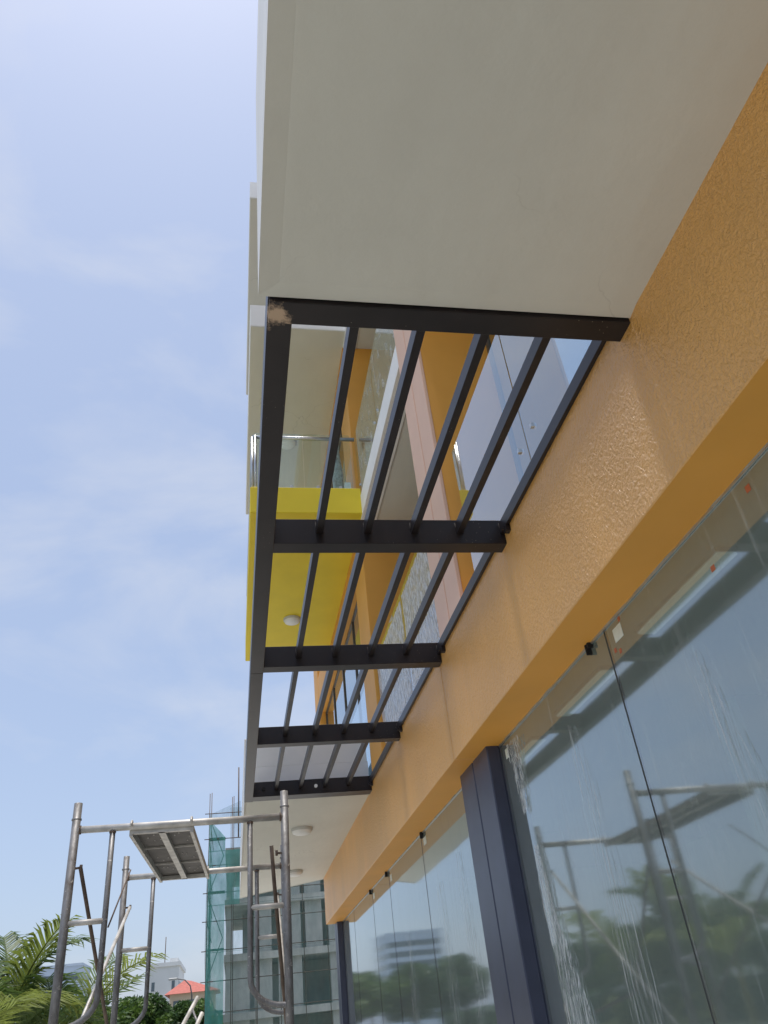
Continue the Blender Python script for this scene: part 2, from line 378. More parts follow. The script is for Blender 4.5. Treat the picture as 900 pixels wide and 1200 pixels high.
film_strip(panes[3], [(1.18, 1.15, .5), (1.16, 1.10, .3), (1.14, 1.06, .1), (1.12, 1.06, -.3)], 8, .003)
film_strip(panes[6], [(3.30, 3.22, .45), (3.32, 3.20, .2), (3.30, 3.10, -.4)], 8, .003)
film_strip(panes[7], [(4.05, 3.95, .35), (4.05, 3.92, .1), (4.02, 3.82, -.4)], 8, .003)
film_strip(panes[5], [(2.95, 2.90, .5), (2.97, 2.84, .2), (2.96, 2.80, -.4)], 8, .003)
# interior of the shop
ubox('shop_floor', BL, M_tile, .80, 3.4, -3.2, 6.6, ZG, ZG + .04)
ubox('shop_ceiling', BL, M_roomc, .80, 3.4, -3.2, 6.6, .925, .99)
ubox('shop_back_wall', BL, M_room, 3.4, 3.48, -3.2, 6.6, ZG, 5.4)
ubox('shop_side_wall', BL, M_room, .86, 3.4, 6.52, 6.6, ZG, .92)
ubox('shop_side_wall', BL, M_room, .81, 3.4, -3.28, -3.2, ZG, 5.4)
for (x, y) in ((1.9, 2.6), (1.9, .2), (1.9, 5.0)):
    ubox('shop_pillar', BL, M_room, x, x + .18, y, y + .18, ZG + .03, .925)
M_tube = paint('light_diffuser', (.8, .8, .8), .5, .01)
M_tube.node_tree.nodes['Principled BSDF'].inputs['Emission Color'].default_value = (1, 1, 1, 1)
M_tube.node_tree.nodes['Principled BSDF'].inputs['Emission Strength'].default_value = .16
for k, (y0, y1) in enumerate(((.72, 1.22), (1.50, 1.98), (2.26, 2.70), (2.98, 3.44))):
    t = empty('linear_lamp', u(1.225, (y0 + y1) / 2, .925), 'long white linear lamp on the shop ceiling behind the glass', 'lamp', 'linear lamps on the shop ceiling')
    ubox('housing', t, M_steel, 1.192, 1.258, y0, y1, .912, .926)
    ubox('diffuser', t, M_tube, 1.197, 1.253, y0 + .005, y1 - .005, .906, .914)

# canopy slabs at first floor
def slab(name, parent, y0, y1, z0, th, top, x0=.030, border=.033, skew=0):
    # slab with a shallow sloped border round its underside and an upstand
    a = u(x0, y0, z0); b = u(W + .004, y1, z0); bw = border * S; up = .005 * S
    z = a[2]
    v = [(a[0], a[1], z), (b[0], a[1], z), (b[0], b[1], z), (a[0], b[1], z),
         (a[0] + bw, a[1] + bw, z + up), (b[0], a[1] + bw, z + up), (b[0], b[1] - bw * .8, z + up), (a[0] + bw, b[1] - bw * .8, z + up),
         (a[0], a[1], z + th * S), (b[0], a[1], z + th * S), (b[0], b[1], z + th * S), (a[0], b[1], z + th * S)]
    f = [(0, 4, 5, 1), (0, 3, 7, 4), (3, 2, 6, 7), (4, 7, 6, 5), (1, 5, 6, 2), (8, 9, 10, 11), (0, 1, 9, 8), (2, 3, 11, 10), (3, 0, 8, 11), (1, 2, 10, 9)]
    for i in (2, 6, 10): v[i] = (v[i][0], v[i][1] + skew * S, v[i][2])
    s = mesh(name, parent, M_soffit, v, f)
    s.data.materials.append(M_white)
    for i in (5, 6, 7, 8, 9): s.data.polygons[i].material_index = 1
    return s
s1 = slab('canopy_slab', BL, -3.2, .846, 1.0, .17, 0, .0305)
ubox('parapet', s1, M_white, .0305, .085, -3.2, .846, 1.17, 1.60, .003)
s2 = slab('canopy_slab', BL, 4.06, 7.20, 1.0, .17, 0, .046, .012, -.62)
ubox('parapet', s2, M_white, .046, .10, 4.06, 7.10, 1.17, 1.32, .003)
ubox('parapet', s2, M_white, .10, W, 4.06, 4.11, 1.17, 1.32, .003)

# upper floors: floor plates, piers, loggia walls
FL = [(1.06, 'x'), (2.37, 'a'), (3.78, 'b'), (5.19, 'c')]
ubox('floor_plate', BL, M_soffit, .80, 3.4, -3.2, 6.5, .99, 1.055)
for z in (2.37, 3.78, 5.19):
    ubox('floor_plate', BL, M_soffit, .776, 3.4, -3.2, 6.5, z + .012, z + .13)
    ubox('slab_edge', BL, M_white, W, .774, 2.335, 3.60, z, z + .132, .003)
    ubox('slab_edge', BL, M_orange_s, W, .774, -3.2, 2.05, z, z + .132, .003)
    ubox('slab_edge', BL, M_orange_s, W, .774, 3.925, 6.5, z - .16, z + .132, .003)
TOP = 5.32
p = ubox('pier', BL, M_orange_s, W + .006, 1.10, 2.05, 2.33, 1.055, TOP)
ubox('cladding_panel', p, M_peach, W - .004, W + .010, 2.046, 2.186, 1.06, TOP, .004)
ubox('cladding_panel', p, M_peach, W - .004, W + .010, 2.195, 2.334, 1.06, TOP, .004)
p = ubox('pier', BL, M_orange_s, W - .002, 1.30, 3.605, 3.92, 1.055, TOP, .004)
p = ubox('pier', BL, M_orange_s, W - .002, 1.10, -.6, -.3, 1.055, TOP, .004)
p = ubox('pier', BL, M_orange_s, W - .002, 1.10, 6.2, 6.5, 1.055, TOP, .004)
# glazing set back in the loggias
def window(y0, y1, z0, z1, x, n=2):
    w = ubox('window', BL, M_bronze, x + .004, x + .02, y0, y1, z0 - .002, z0 + .022)
    st = (y1 - y0) / n
    for k in range(n):
        ubox('pane', w, M_win, x + .008, x + .012, y0 + k * st + .008, y0 + (k + 1) * st - .008, z0 + .02, z1 - .02)
    for k in range(n + 1):
        yy = min(max(y0 + k * st, y0 + .008), y1 - .008)
        ubox('frame', w, M_bronze, x, x + .02, yy - .008, yy + .008, z0, z1)
    ubox('frame', w, M_bronze, x + .001, x + .019, y0, y1, z1 - .022, z1)
for zf, zc in ((1.055, 2.382), (2.50, 3.792), (3.91, 5.20)):
    window(-.30, 2.05, zf, zc, .97, 2); window(-3.2, -.6, zf, zc, .97, 2)
    window(2.33, 3.605, zf, zc, 1.28, 2)
    window(3.92, 6.2, zf, zc - .17, .735, 4)
    ubox('curtain_wall', BL, M_room, 1.42, 1.46, -3.2, 6.5, zf, zc)
# end gable wall and roof
ubox('gable_wall', BL, M_orange_s, W + .03, 3.4, 6.502, 6.6, 1.055, TOP)
ubox('roof', BL, M_white, W - .03, 3.5, -3.3, 6.66, TOP, TOP + .10)

# balconies
def balcony(zs, th, mats, y0=3.50, y1=5.50, x0=.069):
    b = ubox('balcony', BL, mats[0], x0, W + .004, y0, y1, zs, zs + th, .006)
    return b
bA = balcony(2.38, .172, (M_yellow,))
bB = balcony(3.80, .20, (M_white,), 3.46, 5.62, .072); bC = balcony(5.20, .20, (M_white,), 3.48, 5.62, .074)
for b_, z, y0, y1, x0 in ((bB, 3.80, 3.46, 5.62, .072), (bC, 5.20, 3.48, 5.62, .074)):
    ubox('soffit', b_, M_soffit, x0 + .004, W, y0 + .004, y1 - .004, z - .004, z + .02)
# balcony glass railing
def railing(z, y0, y1, x0, label):
    r = empty('glass_railing', u(x0 + .2, y0 + .02, z), label, 'railing')
    for a, b in ((x0 + .022, .372), (.376, W - .03)):
        ubox('glass_panel', r, M_rail, a, b, y0 + .020, y0 + .0245, z - .004, z + .405)
    for a, b in ((y0 + .03, y0 + .95), (y0 + .96, y1 - .02)):
        ubox('glass_panel', r, M_rail, x0 + .016, x0 + .0205, a, b, z - .004, z + .405)
    tube('top_rail', r, M_steel, [u(x0 + .018, y0 + .022, z + .375), u(W - .002, y0 + .022, z + .375)], .022, 10)
    tube('top_rail', r, M_steel, [u(x0 + .018, y0 + .022, z + .375), u(x0 + .018, y1 - .02, z + .375)], .022, 10)
    for (x, y) in ((x0 + .012, y0 + .030), (x0 + .030, y0 + .014), (x0 + .024, y0 + .955)):
        tube('post', r, M_steel, [u(x, y, z - .004), u(x, y, z + .38)], .016, 8)
    for x in (x0 + .12, .30, .45, .58):
        ubox('glass_clamp', r, M_steel, x - .008, x + .008, y0 + .014, y0 + .03, z - .004, z + .025, .002)
    return r
railing(2.552, 3.50, 5.50, .069, 'frameless glass railing with steel handrail on the yellow balcony')
# wrapped bundle of railing glass standing on the yellow balcony
M_wrap = paint('bubble_wrap', (.30, .36, .38), .3, .5, 25, .6, 30)
bd = MB(); 
bd.tube([u(.575, 3.58, 2.55), u(.578, 3.585, 2.70), u(.57, 3.58, 2.84), u(.572, 3.585, 2.93)], [.05, .065, .055, .05], 12)
bdo = bd.build('wrapped_bundle', None, M_wrap); tag(bdo, 'grey plastic wrapped roll standing behind the yellow balcony railing', 'bundle')
mbx = ubox('cardboard_box', None, M_lamp, .605, .645, 3.55, 3.59, 2.549, 2.63, .003); tag(mbx, 'small white box on the yellow balcony floor', 'box')

# loggia balustrades (frameless glass with point clamps) and leftover film
M_film = sheet('protective_film', (.80, .82, .80), .03, .42, 9, (1.2, 1.2, .6), .54, .66, .35, .4)
M_filmp = sheet('printed_film', (.82, .84, .86), .30, .85, 10, (1, 3.2, 1.2), .44, .56, .35, .4)
def balustrade(y0, y1, z, label, splits, film=None):
    t = empty('glass_balustrade', u(.70, (y0 + y1) / 2, z), label, 'balustrade')
    ys = [y0] + splits + [y1]
    for a, b in zip(ys[:-1], ys[1:]):
        g = ubox('glass_panel', t, M_bal, .700, .7045, a + .003, b - .003, z + .004, z + .50)
        for yy in (a + .05, b - .05):
            for zz in (z + .022, z + .11):
                ubox('clamp', t, M_steel, .695, .710, yy - .005, yy + .005, zz - .006, zz + .006, .001)
        if film:
            nx, nz_ = 26, 12; vs = []; fs = []
            for i in range(nx + 1):
                for j in range(nz_ + 1):
                    yy = a + .02 + (b - a - .04) * i / nx; zz = z + .05 + .42 * j / nz_
                    vs.append(u(.698 + random.uniform(-.002, .0012), yy, zz))
            for i in range(nx):
                for j in range(nz_):
                    q = i * (nz_ + 1) + j; fs.append((q, q + nz_ + 1, q + nz_ + 2, q + 1))
            mesh('protective_film', g, film, vs, fs)
    ubox('base_channel', t, M_steel, .696, .709, y0, y1, z - .002, z + .012)
    return t
balustrade(-.29, 1.93, 1.058, 'clean frameless glass balustrade right above the first pergola bay', [.45, 1.385])
balustrade(2.345, 3.595, 1.058, 'film covered glass balustrade between the peach pier and orange pier, lower floor', [2.90], M_filmp)
balustrade(2.345, 3.595, 2.50, 'crumpled film covered glass balustrade above the white slab edge', [2.95], M_film)
balustrade(3.93, 6.15, 1.058, 'glass balustrade above the far white canopy, under the yellow balcony', [4.6, 5.4])

# ------------------------------------------------------------------ steel pergola
PG = empty('steel_pergola', u(.36, 2.4, 1.0), 'dark brown steel pergola spanning between two white canopy slabs', 'pergola')
zb, zt = 1.0, 1.072
XO0, XO1 = .046, .088
ubox('side_beam', PG, M_perg, XO0, XO1, .8505, 2.408, zb - .002, zt, .002)
ubox('side_beam', PG, M_perg, XO0, XO1, 2.410, 4.06, zb - .002, zt, .002)
cross = [(.850, .896, zb - .008, zt), (1.605, 1.651, zb, zt), (2.363, 2.409, zb, zt), (3.155, 3.201, zb, zt), (3.975, 4.058, zb, zt)]
for i, (y0, y1, a, b) in enumerate(cross):
    ubox('cross_beam', PG, M_perg, XO1 - .001 if i else XO0 + .002, W + .004, y0, y1, a, b, .002)
for (y0, y1) in ((.895, 1.606), (1.650, 2.364), (2.408, 3.156), (3.200, 3.976)):
    for xr in (.210, .331, .452, .572, .684):
        bw_ = .0165 if xr < .68 else .010
        br = ubox('bar', PG, M_perg, xr - bw_, xr, y0, y1, 1.030, 1.062, .001)
        for yy in (y0 + .0015, y1 - .0015):
            pts = [(xr - bw_ - .0005, 1.061), (xr - bw_ - .0005, 1.045), (xr - bw_, 1.0295), (xr - bw_ / 2, 1.0285), (xr, 1.0295), (xr + .0005, 1.045), (xr, 1.061)]
            wb_ = MB().tube([u(a + random.uniform(-.0006, .0006), yy, b) for a, b in pts], [random.uniform(.0015, .0035) for _ in pts], 6)
            wb_.build('weld_bead', br, M_weld, True)
for y in (1.56, 2.30, 3.10, 3.93):
    k = MB(); k.box(.672 * S, .688 * S, y * S, y * S + .03, 1.012 * S + EYE, 1.034 * S + EYE)
    k.box(.664 * S, .676 * S, y * S + .008, y * S + .022, 1.018 * S + EYE, 1.026 * S + EYE)
    k.build('wall_anchor', PG, M_perg)
for x in (.14, .40):
    tube('bolt', PG, M_lamp if x > .3 else M_dark, [u(x, 3.978, 1.036), u(x, 3.966, 1.036)], .016, 10)

# ------------------------------------------------------------------ ceiling lamps
def lamp(c, r, label):
    t = empty('ceiling_lamp', c, label, 'lamp')
    n = 28; v = []; f = []
    prof = [(r * 1.0, .003), (r * 1.0, -.022), (r * .93, -.030)]
    dome = [(r * .92, -.028), (r * .85, -.048), (r * .6, -.062), (r * .3, -.069), (0.001, -.071)]
    def lathe(pr, nm, mt):
        vs = []; fs = []
        for (rr, zz) in pr:
            for k in range(n): vs.append((c[0] + rr * math.cos(6.28318 * k / n), c[1] + rr * math.sin(6.28318 * k / n), c[2] + zz))
        for i in range(len(pr) - 1):
            for k in range(n): fs.append((i * n + k, (i + 1) * n + k, (i + 1) * n + (k + 1) % n, i * n + (k + 1) % n))
        mesh(nm, t, mt, vs, fs, True)
    lathe(prof, 'rim', M_lamprim); lathe(dome, 'diffuser', M_lamp)
lamp(u(.375, 4.80, 2.38), .11, 'round white ceiling lamp on the yellow balcony underside')
lamp(u(.375, 4.62, 3.796), .13, 'round white ceiling lamp under the white balcony above the yellow one')
lamp(u(.385, 4.76, 1.004), .118, 'round white ceiling lamp under the far canopy, next to the pergola')
lamp(u(.430, 6.14, 1.004), .118, 'round white ceiling lamp under the far canopy, near its outer end')

# ------------------------------------------------------------------ mobile scaffold
SC = empty('scaffold_tower', (-.28, 5.95, 0), 'grey steel frame scaffold tower with a hooked steel plank', 'scaffold')
def frame(y, xl, xr, ztop, dark):
    zt_ = EYE + ztop
    for tier in (1, 0):
        top = zt_ if tier else zt_ - 1.47; bot = top - 1.47 if tier else 0.0
        fr = tube('top_bar', SC, M_galvw, [(xl, y, top), (xr, y, top)], .021, 12) if tier else tube('top_bar', SC, M_galv, [(xl, y, top), (xr, y, top)], .021, 12)
        for x, sg in ((xl, 1), (xr, -1)):
            tube('pole', SC, M_galv, [(x, y, bot), (x, y, top + (.155 if tier else .05))], .0245 if dark else .023, 14)
            if tier: tube('collar', SC, M_galv, [(x, y, top + .055), (x, y, top + .065)], .029, 14)
            xi = x + sg * .215
            tube('weld_collar', SC, M_rust, [(x + sg * .022, y, top), (x + sg * .032, y, top)], .0255, 10)
            tube('weld_collar', SC, M_rust, [(xi, y, top - .03), (xi, y, top - .019)], .020, 10)
            pts = [(xi, y, top - .01)]
            pts += [(xi, y, top - .5), (xi, y, top - .86)]
            for k in range(1, 8):
                a = k / 7 * math.pi / 2
                pts.append((xi - sg * .19 * (1 - math.cos(a)), y, top - .86 - .14 * math.sin(a)))
            pts.append((x, y, top - 1.003))
            tube('inner_tube', SC, M_galv, pts, .0165, 10)
            tube('rung', SC, M_galvw, [(x, y, top - .50), (xi, y, top - .50)], .0155, 10)
            if tier:
                tube('pin', SC, M_rust, [(x, y, top - .215), (x + sg * .055, y + .0, top - .21)], .007, 6)
                tube('pin', SC, M_rust, [(x + sg * .055, y - .0, top - .225), (x + sg * .055, y, top - .195)], .009, 6)
frame(5.1, -.937, .308, 1.154, True)
frame(6.8, -.838, .392, 1.160, False)
tube('brace', SC, M_rust, [(-.885, 5.1, EYE + .945), (-.79, 6.8, EYE - .12)], .012, 8)
tube('brace', SC, M_galvw, [(-.785, 6.8, EYE + .95), (-.885, 5.1, EYE - .05)], .013, 8)
tube('brace', SC, M_rust, [(.225, 5.16, EYE + 1.0), (.240, 5.2, EYE + .80), (.33, 5.75, EYE + .02), (.345, 6.75, EYE - .1)], .012, 8)
tube('brace', SC, M_galvw, [(.337, 6.8, EYE + .94), (.325, 5.12, EYE - .3)], .012, 8)
tube('brace', SC, M_rust, [(-.70, 5.1, EYE + .62), (-.66, 5.6, EYE + 1.0)], .005, 6)
# plank
PL = empty('scaffold_plank', (-.43, 5.95, EYE + 1.14), 'perforated steel scaffold plank hooked between two top bars', 'plank')
xa, xb = -.615, -.262; ya, yb = 5.115, 6.79; zz = EYE + 1.115
def shx(y): return (y - 5.1) / 1.7 * .055
pv = []; 
for (y, z) in ((ya, zz), (yb, zz + .004)):
    s_ = shx(y); pv += [(xa + s_, y, z + .028), (xb + s_, y, z + .028), (xb + s_, y, z + .031), (xa + s_, y, z + .031)]
mesh('deck', PL, M_plank, pv, [(0, 1, 5, 4), (1, 2, 6, 5), (2, 3, 7, 6), (3, 0, 4, 7), (0, 3, 2, 1), (4, 5, 6, 7)])
def rail3(x0, x1, nm, h0=-.012, h1=.03):
    vs = []
    for y in (ya, yb):
        s_ = shx(y); vs += [(x0 + s_, y, zz + h0), (x1 + s_, y, zz + h0), (x1 + s_, y, zz + h1), (x0 + s_, y, zz + h1)]
    mesh(nm, PL, M_galvw, vs, [(0, 1, 5, 4), (1, 2, 6, 5), (2, 3, 7, 6), (3, 0, 4, 7), (0, 3, 2, 1), (4, 5, 6, 7)])
rail3(xa - .012, xa + .008, 'side_rail'); rail3(xb - .008, xb + .012, 'side_rail'); rail3((xa + xb) / 2 - .02, (xa + xb) / 2 + .02, 'stiffener', .0, .029)
for y in (ya + .012, ya + .56, ya + 1.12, yb - .012):
    s_ = shx(y); e = .03 if y in (ya + .012, yb - .012) else .009
    mbox('cross_rib', PL, M_galvw, xa + s_, xb + s_, y - e / 2, y + e / 2, zz + (.0 if e > .02 else .018), zz + .0285)
for y in (5.1, 6.8):
    s_ = shx(y)
    for x in (xa + .0, xb - .0):
        sg = 1 if y < 6 else -1
        z = EYE + (1.154 if y < 6 else 1.160)
        tube('hook', PL, M_galvw, [(x + s_, y + sg * .04, z - .03), (x + s_, y + sg * .028, z + .01), (x + s_, y, z + .032), (x + s_, y - sg * .028, z + .012), (x + s_, y - sg * .03, z - .005)], .008, 8)
for i in range(3):
    for j in range(2):
        for k in range(4):
            x = xa + .06 + .175 * j + .028 * k + random.uniform(-.008, .008); y = ya + .15 + .56 * i + random.uniform(0, .3)
            s_ = shx(y); mbox('bolt_head', PL, M_galvw, x + s_ - .004, x + s_ + .004, y - .005, y + .005, zz + .024, zz + .0282)

# leaning ladder beyond the tower
LD = empty('metal_ladder', (-1.7, 9.6, 0), 'pale steel ladder leaning behind the scaffold tower', 'ladder')
def lerp(a, b, t): return tuple(a[i] + (b[i] - a[i]) * t for i in range(3))
La, Lb = (-1.55, 8.7, .0), (-.385, 10.2, EYE + .47)
off = Vector((.12, .05, -.28))
La2 = tuple(Vector(La) + Vector((.36, -.20, 0))); Lb2 = tuple(Vector(Lb) + Vector((.06, -.25, -.16)))
tube('rail', LD, M_galvw, [La, Lb], .022, 8); tube('rail', LD, M_galvw, [La2, Lb2], .022, 8)
for k in range(1, 13): tube('rung', LD, M_galv, [lerp(La, Lb, k / 12.6), lerp(La2, Lb2, k / 12.6)], .013, 6)

# ------------------------------------------------------------------ building under construction, netted
M_net = sheet('green_net', (.07, .20, .18), .16, .34, 2.2, (1, 1, .35), .35, .65, .8, .45)
M_netd = sheet('green_net_doubled', (.09, .34, .29), .55, .80, 2.0, (1, 1, .4), .35, .65, .8, .45)
CB = empty('unfinished_building', (6, 58, 0), 'grey concrete building under construction behind green netting', 'building')
X0, X1, Y0, Y1 = -.6, 16, 56.5, 70
for k in range(4):
    z = k * 3.15
    mbox('floor_slab', CB, M_concrete, X0, X1, Y0, Y1, z + 2.75, z + 3.15)
    for x in (X0 + .1, X0 + 3.4, X0 + 6.7, X0 + 10, X0 + 13.3):
        mbox('column', CB, M_concrete, x, x + .4, Y0 + .25, Y0 + .65, z, z + 2.75)
    if k < 4:
        for j, x in enumerate((X0 + .5, X0 + 1.9, X0 + 3.8, X0 + 5.2, X0 + 7.1, X0 + 8.5, X0 + 10.4, X0 + 11.8)):
            if (j * 7 + k * 3) % 5 in (0, 2, 3):
                mbox('infill_panel', CB, M_concrete, x, x + 1.1, Y0 + .35, Y0 + .5, z, z + 2.75)
    mbox('core_wall', CB, M_concrete, X0 + 1.2, X1, Y0 + 5, Y0 + 5.3, z, z + 2.75)
NS = empty('net_scaffold', (4, 55.5, 0), 'pipe scaffold wrapped in translucent green safety net around the unfinished building', 'scaffold')
NX0, NX1, NY = -1.66, 15.5, 55.1
for i in range(12):
    x = NX0 + i * 1.5
    tube('upright', NS, M_rust, [(x, NY + .15, 0), (x, NY + .15, 15.6 if i else 15.9)], .028, 6)
    if i < 3: tube('upright', NS, M_rust, [(x + .1, NY + 1.1, 0), (x + .1, NY + 1.1, 16.2 - i * .3)], .028, 6)
tube('upright', NS, M_rust, [(.25, NY + .2, 13), (.25, NY + .2, 17.6)], .05, 6)
for k in range(1, 10):
    tube('ledger', NS, M_rust, [(NX0 - .3, NY + .1, k * 1.62), (NX1, NY + .1, k * 1.62)], .028, 6)
    tube('ledger', NS, M_rust, [(NX0, NY + .1, k * 1.62), (NX0, NY + 12, k * 1.62)], .028, 6)
    if k % 2 == 0: mbox('walk_board', NS, M_plank, NX0, X0, NY + .25, NY + .95, k * 1.62 + .05, k * 1.62 + .12)
for k in range(6):
    s0, s1_ = (NX0, X0 - .1) if k % 2 == 0 else (X0 - .1, NX0)
    tube('diagonal', NS, M_rust, [(s0, NY + .6, k * 2.4), (s1_, NY + .6, k * 2.4 + 2.4)], .028, 6)
def net(x0, x1, z0, z1, mt, y=NY, sag=.12, axis='x', nu=40, nv=8, top=None):
    v = []; f = []
    for i in range(nu + 1):
        for j in range(nv + 1):
            a = i / nu; b = j / nv
            p_ = x0 + (x1 - x0) * a
            zt2 = z1 if top is None else z1 + (top - z1) * a
            z = z0 + (zt2 - z0) * b
            d = sag * (math.sin(a * (x1 - x0) * 4.2) * .4 + math.sin(a * 9 + b * 5 + z0) * .5 + random.uniform(-.25, .25)) * math.sin(b * math.pi * .9 + .15)
            v.append((p_, y + d, z) if axis == 'x' else (y + d, p_, z))
    for i in range(nu):
        for j in range(nv):
            q = i * (nv + 1) + j; f.append((q, q + nv + 1, q + nv + 2, q + 1))
    mesh('safety_net', NS, mt, v, f, True)
for k, (z0, z1) in enumerate(((-.0, 3.2), (3.15, 6.4), (6.35, 9.0))):
    net(X0, NX1, z0, z1, M_net, NY - .02 * k); net(NX0, X0, z0, z1, M_netd, NY - .02 * k, .2, nu=10)
net(NX0, .35, 8.95, 12.2, M_netd, NY - .06, .2, nu=14); net(.35, NX1, 8.95, 12.2, M_net, NY - .02)
net(NX0, -.6, 12.15, 14.2, M_netd, NY - .02, .2, nu=10, top=13.0); net(-.3, NX1, 12.15, 15.0, M_net, NY + .5, .2, nu=30)
net(NX0, .4, 13.9, 14.6, M_net, NY + .4, .1, nu=8, top=15.4)
net(NY, NY + 12, 0, 12.3, M_net, NX0 - .02, .15, axis='y', nu=24, nv=12)

# ------------------------------------------------------------------ distant buildings
def far_building(name, label, x0, x1, y0, y1, h, wall, rows, cols, roof=True, band=False, side_cols=3, win_h=1.3, z0=2.0, win_w=.5):
    b = empty(name, ((x0 + x1) / 2, y0, 0), label, 'building')
    mbox('wall', b, wall, x0, x1, y0, y1, 0, h)
    mbox('parapet', b, wall, x0 - .3, x1 + .3, y0 - .3, y1 + .3, h, h + .7)
    st = (h - z0 - .8) / rows; cw = (x1 - x0) / cols; dw = (y1 - y0) / side_cols
    for r in range(rows):
        z = z0 + r * st
        if band:
            mbox('window_band', b, M_farwin, x0 + .6, x1 - .6, y0 - .05, y0 + .05, z, z + st * .55)
            mbox('window_band', b, M_farwin, x1 - .05, x1 + .05, y0 + .6, y1 - .6, z, z + st * .55)
            continue
        for c in range(cols):
            if cols == 3 and c == 1: continue
            xm = x0 + (c + .5) * cw
            mbox('window', b, M_farwin, xm - cw * win_w / 2, xm + cw * win_w / 2, y0 - .06, y0 + .04, z, z + win_h)
        for c in range(side_cols):
            ym = y0 + (c + .5) * dw
            mbox('window', b, M_farwin, x1 - .04, x1 + .06, ym - dw * .25, ym + dw * .25, z, z + win_h)
    return b
M_farwin = paint('far_window', (.10, .13, .15), .25, .2, 2)
M_farwhite = paint('far_white_wall', (.62, .63, .62), .8, .08, .2)
M_farblue = paint('far_blue_wall', (.42, .50, .60), .7, .06, .2)
M_roof = paint('red_tile_roof', (.42, .13, .10), .8, .15, 3)
M_cream = paint('cream_wall', (.55, .46, .34), .8, .08, .5)
wb = far_building('white_block', 'white flat roofed block with small dark windows behind the red roof', -16.3, -10.6, 180, 200, 15.6, M_farwhite, 4, 3, win_w=.3, side_cols=5, win_h=1.5)
tube('antenna', wb, M_rust, [(-13.5, 182, 15.5), (-13.5, 182, 21)], .09, 6)
mbox('roof_hut', wb, M_farwhite, -12.6, -11.0, 183, 190, 16.2, 17.2)
tw = far_building('office_tower', 'tall pale blue tower with window bands behind the palms', -67, -47, 292, 310, 27, M_farblue, 8, 4, band=True)
far_building('grey_block', 'wide grey block with white bands across the road', -75, -52, 52, 70, 13, M_farwhite, 4, 8, band=True)
# red hip-roofed house
RH = empty('red_roof_house', (-5.4, 110, 0), 'small cream house with a red tiled hip roof', 'house')
mbox('wall', RH, M_cream, -7.4, -2.2, 110, 118, 0, 7.25)
hv = [(-8.0, 109.4, 7.2), (-1.6, 109.4, 7.2), (-1.6, 118.6, 7.2), (-8.0, 118.6, 7.2), (-5.9, 113, 8.75), (-5.2, 115.5, 8.75)]
mesh('roof', RH, M_roof, hv, [(0, 1, 4), (1, 2, 5, 4), (2, 3, 5), (3, 0, 4, 5), (0, 3, 2, 1)])
for x in (-6.6, -4.9, -3.3): mbox('window', RH, M_farwin, x - .35, x + .35, 109.94, 110.05, 5.2, 6.5)
# street lamp
SL = empty('street_lamp', (-3.3, 75, 0), 'slim grey street lamp with a curved arm beside the red roof', 'street lamp')
tube('post', SL, M_galv, [(-3.3, 75, 0), (-3.3, 75, 5.2), (-3.45, 75, 5.9), (-3.9, 75, 6.35), (-4.6, 75, 6.5)], [.08, .06, .05, .045, .04], 8)
mbox('lamp_head', SL, M_lamprim, -5.2, -4.5, 74.85, 75.15, 6.42, 6.56, .03)

# ------------------------------------------------------------------ vegetation
M_leafs = [leafmat('leaf_dark', (.035, .075, .022)), leafmat('leaf_mid', (.055, .11, .028)), leafmat('leaf_light', (.10, .17, .03))]
M_bark = paint('bark', (.12, .09, .065), .9, .3, 6, .5, 30)
def crown_mesh(name, seed, rx, rz, n, leaf, clumps=16):
    rnd = random.Random(seed); v = []; f = []; mi = []
    cl = []
    for k in range(clumps):
        th = rnd.uniform(0, 6.283); ph = math.acos(rnd.uniform(-.55, 1)); rr = rnd.uniform(.45, .85)
        cl.append((rx * rr * math.sin(ph) * math.cos(th), rx * rr * math.sin(ph) * math.sin(th), rz * rr * math.cos(ph), rnd.uniform(.26, .46) * rx, rnd.choice((0, 0, 1, 1, 2))))
    for i in range(n):
        c = rnd.choice(cl)
        while True:
            d = Vector((rnd.uniform(-1, 1), rnd.uniform(-1, 1), rnd.uniform(-1, 1)))
            if .25 < d.length < 1: break
        p = Vector(c[:3]) + Vector((d.x * c[3], d.y * c[3], d.z * c[3] * .8))
        a = Vector((rnd.gauss(0, 1), rnd.gauss(0, 1), rnd.gauss(0, .6))).normalized(); b = a.cross(Vector((rnd.gauss(0, 1), rnd.gauss(0, 1), rnd.gauss(0, 1)))).normalized()
        s = leaf * rnd.uniform(.6, 1.3); q = len(v)
        v += [p - a * s, p + b * s * .4, p + a * s, p - b * s * .4]; f.append((q, q + 1, q + 2, q + 3)); mi.append(c[4] if rnd.random() < .8 else 1)
    me = bpy.data.meshes.new(name); me.from_pydata([tuple(x) for x in v], [], f)
    for M in M_leafs: me.materials.append(M)
    me.polygons.foreach_set('material_index', mi); me.update(); return me
crowns = [crown_mesh('crown', 1, 2.6, 2.0, 5200, .20), crown_mesh('crown', 2, 2.6, 2.3, 5200, .20), crown_mesh('crown', 3, 2.6, 1.7, 5200, .20)]
